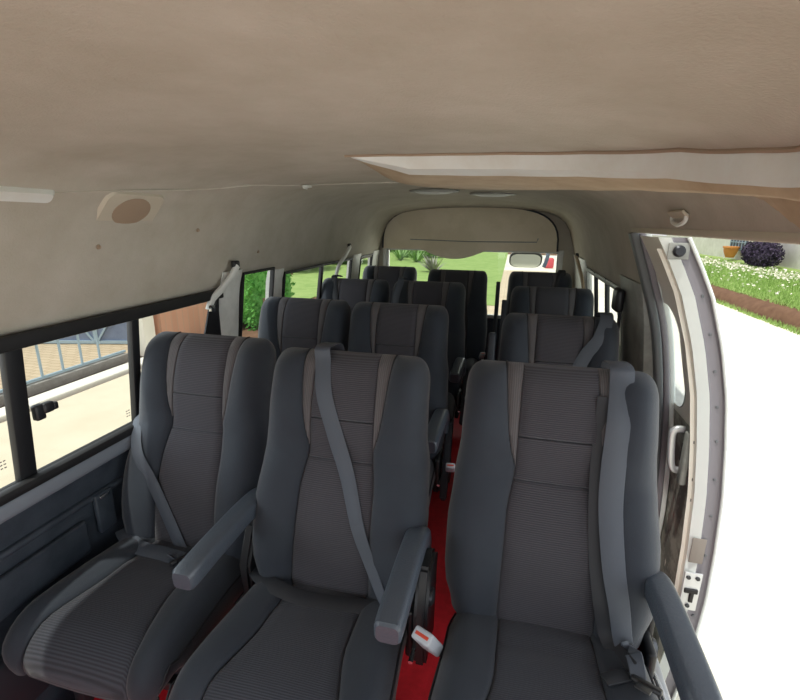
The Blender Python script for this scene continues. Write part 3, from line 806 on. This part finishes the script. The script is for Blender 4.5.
b = B(); dstrip(b, -.089, -.089, DF+.034, DR, -.3, .80); dstrip(b, -.089, -.085, DF+.034, DF+.02, -.3, .80); obj('lower_card', b, M['cardgrey'], door)
b = B()
pr = rrect(HY1-HY0, HZ1-HZ0, .09, 8); cy_, cz_ = (HY0+HY1)/2, (HZ0+HZ1)/2
for j in range(len(pr)):
    p, q = pr[j], pr[(j+1)%len(pr)]
    b.faces.new([b.verts.new(v) for v in ((dx(cz_+p[1],-.085),cy_+p[0],cz_+p[1]),(dx(cz_+q[1],-.085),cy_+q[0],cz_+q[1]),(dx(cz_+q[1],0),cy_+q[0],cz_+q[1]),(dx(cz_+p[1],0),cy_+p[0],cz_+p[1]))])
obj('window_reveal', b, M['trim'], door)
b = B(); b.faces.new([b.verts.new((dx(cz_+p[1],-.02),cy_+p[0],cz_+p[1])) for p in pr]); obj('pane', b, GL, door)
b = B(); dstrip(b, -.085, -.052, DF+.012, DF); obj('door_edge_paint', b, M['white'], door)
b = B(); dstrip(b, -.052, -.045, DF, DF+.008); dstrip(b, -.045, -.012, DF+.008, DF+.008); dstrip(b, -.012, -.006, DF+.008, DF); obj('door_edge_channel', b, M['seal'], door)
b = B(); sweep(b, [(dx(z,-.003), DF-.002, z) for z in [-.35+i*1.785/40 for i in range(41)]], circ(.006, 8), up=Vector((0,1,0))); obj('door_edge_lip', b, M['white'], door)
b = B()
for z in (-.05,.08,.34,.50,.64,.78,.90,1.02,1.14,1.26): add_box(b, (dx(z,-.028), DF+.006, z), (.008,.004,.008), bev=.001)
obj('channel_clip', b, M['jamb'], door)
b = B(); dstrip(b, -.100, -.088, DF+.03, DF+.03, .05, 1.40); dstrip(b, -.088, -.085, DF+.03, DF+.012, .05, 1.40); obj('door_weatherstrip', b, M['doorpale'], door)
# lower door card relief, handle, pocket, sticker, latch
b = B(); add_box(b, (dx(.69,-.10), 1.665, .68), (.022,.035,.20), bev=.006); cp = obj('handle_base', b, M['greytrim'], door)
b = B(); sweep(b, smoothpath([(dx(.76,-.095),1.70,.775),(dx(.76,-.13),1.70,.765),(dx(.70,-.135),1.705,.70),(dx(.62,-.13),1.705,.62),(dx(.61,-.095),1.705,.61)], 6), rrect(.024,.018,.006,3), up=Vector((0,1,0))); obj('door_handle', b, M['silver'], door)
b = B(); add_box(b, (dx(.69,-.088), 1.715, .69), (.006,.05,.11), bev=.002); obj('handle_recess', b, M['rubber'], door)
b = B(); add_box(b, (dx(.50,-.088), 1.93, .46), (.008,.16,.24), bev=.004); obj('card_pocket', b, M['rubber'], door)
b = B()
for z in (.62,.76,.54): add_box(b, (dx(z,-.086), 1.632, z), (.006,.012,.012), bev=.002)
obj('card_screw', b, M['steel'], door)
b = B(); add_box(b, (dx(.36,-.058), DF-.001, .36), (.044,.004,.10), bev=.001); obj('edge_sticker', b, M['patch'], door)
b = B(); add_box(b, (dx(.19,-.060), DF-.003, .19), (.058,.006,.16), bev=.002); lp = obj('latch_plate', b, M['silver'], door)
b = B(); add_box(b, (dx(.19,-.06), DF-.008, .195), (.044,.01,.018), bev=.003); add_box(b, (dx(.19,-.056), DF-.008, .17), (.014,.01,.045), bev=.003); obj('latch_slot', b, M['rubber'], lp)
b = B()
for dx_, dz in ((-.016,.06),(.014,.06),(-.002,-.06)): lathe(b, [(.0001,-.004),(.007,-.004),(.008,0),(.0001,0)], (dx(.19,-.06)+dx_, DF-.007, .19+dz), 'Y', 12)
obj('latch_screw', b, M['steel'], lp)
b = B(); lathe(b, [(.0001,-.012),(.012,-.012),(.018,-.006),(.018,0),(.0001,0)], (dx(1.40,-.045), DF, 1.395), 'Y', 16); obj('door_roller', b, M['steel'], door)
b = B(); add_box(b, (dx(1.40,-.045), DF+.002, 1.395), (.06,.006,.05), bev=.002); obj('roller_plate', b, M['greytrim'], door)

# ------------------------------------------------------------------ outside
GZ = -.6
def flat(name, x0, x1, y0, y1, z, m, th=.05):
    b = B(); add_box(b, ((x0+x1)/2, (y0+y1)/2, z-th/2), (x1-x0, y1-y0, th)); return struct(obj(name, b, m))
flat('ground', -60, 60, -12, 90, GZ-.03, M['dirt'], .1)
flat('ground_driveway', -.35, 5.75, -8, 34, GZ, M['drive'])
flat('ground_yard', -5.1, -.35, -8, 7.4, GZ, M['concrete'])
flat('ground_paving', -16, -5.7, -4, 9, GZ-.01, M['paving'])
b = B(); add_box(b, (-5.28, -.5, GZ+.0), (.25, 14.6, .10), bev=.02); tag(obj('kerb', b, M['kerb']), 'pale concrete kerb running along the foot of the railing', 'kerb')
# rear ground
flat('ground_lawn', -5.4, -.35, 12.2, 60, GZ+.02, M['grass']); flat('ground_garden', -30, -5.4, 11.0, 60, GZ+.02, M['grass']); flat('ground_apron', -3.0, -.35, 7.3, 12.2, GZ+.005, M['brickpath'])
flat('ground_brick', -.35, 1.6, 10, 22, GZ+.015, M['brickpath'])
# fence left
fx = -5.62
fc = empty('railing', (fx,.6,GZ), 'pale blue metal railing with thin upright bars along the yard', 'railing')
b = B(); add_box(b, (0,0,.06), (.14,10,.13), bev=.01); obj('footing', b, M['stone'], fc)
b = B(); add_box(b, (0,0,.155), (.035,10,.03)); obj('rail', b, M['fence'], fc)
b = B(); add_box(b, (0,0,.60), (.035,10,.03)); obj('rail', b, M['fence'], fc)
for i in range(34):
    y = -4.85+i*.285
    b = B(); add_box(b, (0,y,.38), (.022,.022,.44)); obj('bar', b, M['fence'], fc)
# gate behind
gt = empty('metal_gate', (-7.4,6.2,GZ), 'blue grey sheet metal gate with crossed braces behind the railing', 'gate'); gt.rotation_euler = (0,0,.25)
b = B(); add_box(b, (0,0,.75), (3.2,.03,1.5)); obj('gate_sheet', b, M['gate'], gt)
b = B()
for x in (-1.55,-.52,.52,1.55): add_box(b, (x,-.03,.75), (.05,.03,1.5))
for z in (.03,.75,1.47): add_box(b, (0,-.03,z), (3.2,.03,.05))
obj('gate_frame', b, M['fence'], gt)
for x in (-1.03,0,1.03):
    for s in (-1,1):
        b = B(); add_box(b, (x,-.03,.75), (.03,.02,1.72), Matrix.Rotation(s*.6,3,'Y')); obj('brace', b, M['fence'], gt)
# earth brick wall beyond window 1
b = B(); add_box(b, (-5.5,6.95,.3), (.22,1.6,1.8)); o = tag(obj('garden_wall', b, M['earthwall']), 'reddish brown garden wall seen through the rear of the sliding window', 'wall')
# foliage helpers
def leafcloud(bm, n, c, s, size, shape='ellipsoid', shell=.6):
    for _ in range(n):
        while True:
            p = Vector((random.uniform(-1,1), random.uniform(-1,1), random.uniform(-1,1)))
            if shape == 'box':
                ax = random.randrange(3)
                if random.random() < .8: p[ax] = math.copysign(random.uniform(.8,1), p[ax])
                break
            if shell < p.length < 1: break
        p = Vector((p.x*s[0], p.y*s[1], p.z*s[2]))*(1+.08*math.sin(7*p.x+5*p.y)) + Vector(c)
        a = Vector((random.gauss(0,1), random.gauss(0,1), random.gauss(0,1))).normalized(); u = a.orthogonal().normalized(); w = a.cross(u)
        k = size*random.uniform(.6,1.3)
        bm.faces.new([bm.verts.new(p+q) for q in (-u*k, w*k*.5, u*k, -w*k*.5)])
def core_blob(bm, c, s):
    r_ = bmesh.ops.create_icosphere(bm, subdivisions=3, radius=1)
    for v in r_['verts']:
        v.co = Vector((v.co.x*s[0], v.co.y*s[1], v.co.z*s[2]))*(1+.1*math.sin(9*v.co.x+4*v.co.z)*math.cos(7*v.co.y))+Vector(c)
def bush(name, c, s, n, size, m, label, cat, shape='ellipsoid', group=None, trunk=None):
    e = empty(name, (c[0], c[1], GZ), label, cat, group)
    b = B(); cc = (0,0,c[2]-GZ); 
    if shape == 'box': add_box(b, cc, (s[0]*1.8,s[1]*1.8,s[2]*1.8), bev=.1)
    else: core_blob(b, cc, (s[0]*.8,s[1]*.8,s[2]*.8))
    leafcloud(b, n, cc, s, size, shape); obj('foliage', b, m, e, smooth=False)
    if trunk:
        b = B(); sweep(b, [(0,0,0),(trunk*.3,0,(c[2]-GZ)*.4),(0,0,c[2]-GZ)], circ(trunk, 8)); obj('trunk', b, M['bark'], e)
    return e
bush('hedge', (-5.45,8.95,.8), (.6,.98,1.35), 14000, .05, M['leaf'], 'dense bright green hedge seen past the first pillar window', 'hedge', 'box')
b = B(); sweep(b, [(-4.62,8.15,GZ),(-4.61,8.15,-.3),(-4.63,8.16,.02)], circ(.09,10)); tag(obj('tree_stump', b, M['bark']), 'short brown stump standing in front of the green hedge', 'stump')
flat('ground_soil', -12, -.35, 7.4, 60, GZ-.005, M['dirt'])
b = B(); add_box(b, (-5.56,5.95,GZ+1.0), (.24,.24,2.0), bev=.02); add_box(b, (-5.56,5.95,GZ+2.02), (.32,.32,.06), bev=.01); tag(obj('gate_post', b, M['kerb']), 'pale square post at the end of the blue railing', 'post')
for i, (x, y, z, s, m_, lab) in enumerate([
    (-9.5,19,.8,(1.7,1.9,1.5),'leaf2','pale green tree seen through the second rear side window, left pane'),
    (-9.0,23.5,.6,(1.9,2.2,1.4),'leaf2','pale green tree farther back through the second rear side window'),
    (-10.5,30,.5,(2.0,2.2,1.5),'leaf','darker green tree at the far end of the left side'),
    (-7.8,34,.2,(2.2,1.6,1.2),'leaf2','grey green shrub behind the rear window, far left')]):
    bush('tree', (x,y,z), s, 5000, .12, M[m_], lab, 'tree', trunk=.12)
for i, (x, lab) in enumerate(((-8.6,'slim pole left of two in the left side garden'),(-7.6,'slim pole right of two in the left side garden'))):
    b = B(); sweep(b, [(x,17.2+i*4,GZ),(x,17.2+i*4,1.6)], circ(.07,8)); tag(obj('garden_pole', b, M['bark']), lab, 'pole')
# spiky plants behind rear window
for i, (x, y, h, lab) in enumerate(((-6.2,26,.9,'spiky agave plant behind rear window, farthest left'),(-5.0,25,.7,'spiky agave plant behind rear window, middle'),(-3.3,20,.8,'spiky blue agave just left of the rear lawn centre'))):
    e = empty('agave_plant', (x,y,GZ), lab, 'plant'); b = B()
    for k in range(34):
        a = random.uniform(0, 2*PI); l = h*random.uniform(.7,1.2); t = random.uniform(.3,1.2); d = Vector((math.cos(a)*math.cos(t), math.sin(a)*math.cos(t), math.sin(t))); u = Vector((-math.sin(a), math.cos(a), 0))*.06
        b.faces.new([b.verts.new(p) for p in (-u, u, d*l*.6+u*.8, d*l*1.2, d*l*.6-u*.8)])
    obj('leaves', b, M['leaf2'] if i < 2 else M['stone'], e, smooth=False)
b = B(); add_box(b, (-5.2,36,GZ+.35), (6,.3,.7)); tag(obj('low_wall', b, M['tanplaster']), 'low tan wall across the far end of the rear lawn', 'wall')
b = B(); add_box(b, (1.75,24.0,GZ+.25), (.45,.45,.5), bev=.1); tag(obj('water_barrel', b, M['pink']), 'faded red drum on the driveway behind the mirror', 'drum')
bush('shrub', (-5.6,28.6,.0), (1.5,.9,.75), 3000, .09, M['leaf2'], 'grey green shrub low behind the rear window, left of the lawn', 'shrub')
# right side: bank, lawn, wall
b = B()
prof = [(5.75,GZ),(5.78,GZ+.10),(5.86,GZ+.26),(6.0,GZ+.33),(6.15,GZ+.35)]
nY = 60
vv = [[b.verts.new((x+.05*math.sin(y*2.3+i)+.03*random.uniform(-1,1), y, z+(.02*random.uniform(-1,1) if 0 < i < 4 else 0))) for i, (x, z) in enumerate(prof)] for y in [-6+k*46/nY for k in range(nY+1)]]
for i in range(nY):
    for j in range(4): b.faces.new((vv[i][j], vv[i][j+1], vv[i+1][j+1], vv[i+1][j]))
struct(obj('ground_bank', b, M['dirt']))
def lawnz(x): return GZ+.34+(x-6.1)*.09
b = B(); vv = [[b.verts.new((x, y, lawnz(x)+.015*math.sin(3*x+2*y))) for x in (6.05,6.5,7,7.5,8,8.5,9,10,12)] for y in [-6+k*2 for k in range(25)]]
for i in range(24):
    for j in range(8): b.faces.new((vv[i][j], vv[i][j+1], vv[i+1][j+1], vv[i+1][j]))
struct(obj('ground_verge', b, M['grass']))
b = B()
for _ in range(26000):
    y = 9+ (random.random()**1.3)*17; x = random.uniform(6.0, 9.0)
    if random.random() < .10: x = random.uniform(5.62,5.80); z = GZ
    else: z = lawnz(x)
    h = random.uniform(.05,.13); a = random.uniform(0, PI); u = Vector((math.cos(a), math.sin(a), 0))*.012; d = Vector((random.gauss(0,.03), random.gauss(0,.03), h)); p = Vector((x,y,z))
    b.faces.new([b.verts.new(q) for q in (p-u, p+u, p+d)])
tag(obj('grass_blades', b, M['blade'], smooth=False), 'green grass growing on the raised verge beyond the driveway', 'grass', kind='stuff')
b = B()
for _ in range(1500):
    y = random.uniform(10,25); x = 8.3+random.gauss(0,.3)
    if random.random() < .12: x = random.uniform(6.4,8)
    p = Vector((x, y, lawnz(x)+random.uniform(.05,.11))); s_ = random.uniform(.015,.035)
    for k in range(2):
        a = Vector((random.gauss(0,1), random.gauss(0,1), 1)).normalized(); u = a.orthogonal()*s_; w = a.cross(u)
        b.faces.new([b.verts.new(p+q) for q in (-u, w, u, -w)])
tag(obj('white_flowers', b, M['flower'], smooth=False), 'small white flowers scattered along the upper edge of the grass', 'flowers', kind='stuff')
# boundary wall and house
hz = lawnz(9)
hs = empty('house', (9.6,18,hz), 'white plastered house beyond the flowered verge', 'house')
b = B(); add_box(b, (1.5,3,1.4), (3,26,2.8)); obj('wall', b, M['house'], hs)
b = B(); add_box(b, (1.45,2.8,2.9), (3.6,27,.2)); obj('roof', b, M['earthwall'], hs)
for yy in (5.6, -1.5):
    b = B(); add_box(b, (-.02,yy,.95), (.06,1.5,1.0)); f = obj('window', b, M['darkwin'], hs)
    b = B()
    for k in range(6): add_box(b, (-.07,yy-.7+.28*k,.95), (.03,.03,1.0))
    for k in range(4): add_box(b, (-.07,yy,.5+.3*k), (.03,1.5,.03))
    obj('window_grille', b, M['fence'], f)
b = B(); add_box(b, (-.04,-2.2,1.2), (.1,.4,2.4)); obj('tan_column', b, M['tanplaster'], hs)
bush('purple_shrub', (9.0,20.2,.5), (.42,1.25,.5), 3500, .06, M['purple'], 'dark purple leafed shrub in front of the white house', 'shrub')
e = empty('clay_pot', (9.2,23.3,lawnz(9.2)+.14), 'orange clay pot beside the house window grille', 'pot'); b = B(); lathe(b, [(.0001,0),(.16,0),(.26,.25),(.28,.42),(.25,.45),(.0001,.42)], n=20); obj('pot_body', b, M['orange'], e)
b = B(); lathe(b, [(.27,.40),(.31,.40),(.31,.47),(.27,.47)], n=20); obj('pot_rim', b, M['orange'], e)

# ------------------------------------------------------------------ light
sc = bpy.context.scene
w = bpy.data.worlds.new('World'); sc.world = w; w.use_nodes = True; nt = w.node_tree; bg = nt.nodes['Background']
sky = nt.nodes.new('ShaderNodeTexSky'); sky.sky_type = 'HOSEK_WILKIE'; sky.turbidity = 6; sky.ground_albedo = .4; sky.sun_direction = (-.2,-.25,.94)
mixw = nt.nodes.new('ShaderNodeMixRGB'); mixw.inputs['Fac'].default_value = .6; mixw.inputs['Color2'].default_value = (1,1,1,1)
nt.links.new(sky.outputs['Color'], mixw.inputs['Color1']); nt.links.new(mixw.outputs['Color'], bg.inputs['Color']); bg.inputs['Strength'].default_value = 1.25
sl = bpy.data.lights.new('sun', 'SUN'); sl.energy = 3.2; sl.angle = .03; sl.color = (1,.96,.88); so = bpy.data.objects.new('sun', sl); col.objects.link(so)
so.rotation_euler = Vector((-.18,-.25,.95)).to_track_quat('Z','Y').to_euler()
def area(name, loc, tgt, size, sy, e, c=(1,1,1)):
    l = bpy.data.lights.new(name, 'AREA'); l.shape = 'RECTANGLE'; l.size = size; l.size_y = sy; l.energy = e; l.color = c
    o = bpy.data.objects.new(name, l); col.objects.link(o); o.location = loc; o.rotation_euler = (Vector(loc)-Vector(tgt)).to_track_quat('Z','Y').to_euler(); return o
area('windscreen_fill', (-.33,-1.6,1.3), (-.33,2,.9), 1.5, 1.0, 11, (.90,.95,1))  # added fill lamp behind the camera, stands in for windscreen daylight
area('door_fill', (1.9,.9,.9), (-.3,1.2,1.1), 2.0, 1.5, 24, (.88,.94,1))  # added fill lamp outside the open door, boosts its daylight
area('rear_window_fill', (-.35,4.6,1.1), (-.35,2.5,1.25), 1.3, .6, 9, (1,.98,.93))  # added lamp outside the rear window to brighten rear panel and roof

area('left_window_fill', (-2.3,.6,1.35), (-.8,1.1,.8), 1.8, .8, 22, (.86,.93,1))  # added bluish fill, daylight stand-in outside the left window
# ------------------------------------------------------------------ camera
F = 462.0
cam = bpy.data.cameras.new('Camera'); co = bpy.data.objects.new('Camera', cam); col.objects.link(co); sc.camera = co
cam.sensor_fit = 'HORIZONTAL'; cam.sensor_width = 36; cam.lens = F/800*36; cam.clip_start = .02; cam.clip_end = 300
yaw, pitch, roll = math.radians(13.345), math.radians(15.393), math.radians(.6)
fwd = Vector((-math.sin(yaw)*math.cos(pitch), math.cos(yaw)*math.cos(pitch), -math.sin(pitch)))
r_ = fwd.cross(Vector((0,0,1))).normalized(); u_ = r_.cross(fwd)
R_ = math.cos(roll)*r_+math.sin(roll)*u_; U_ = -math.sin(roll)*r_+math.cos(roll)*u_
m4 = Matrix((R_, U_, -fwd)).transposed().to_4x4(); m4.translation = (0,0,1.47); co.matrix_world = m4
sc.view_settings.view_transform = 'Standard'; sc.view_settings.look = 'None'; sc.view_settings.exposure = 0
sc.cycles.max_bounces = 10; sc.cycles.diffuse_bounces = 6; sc.cycles.transparent_max_bounces = 16
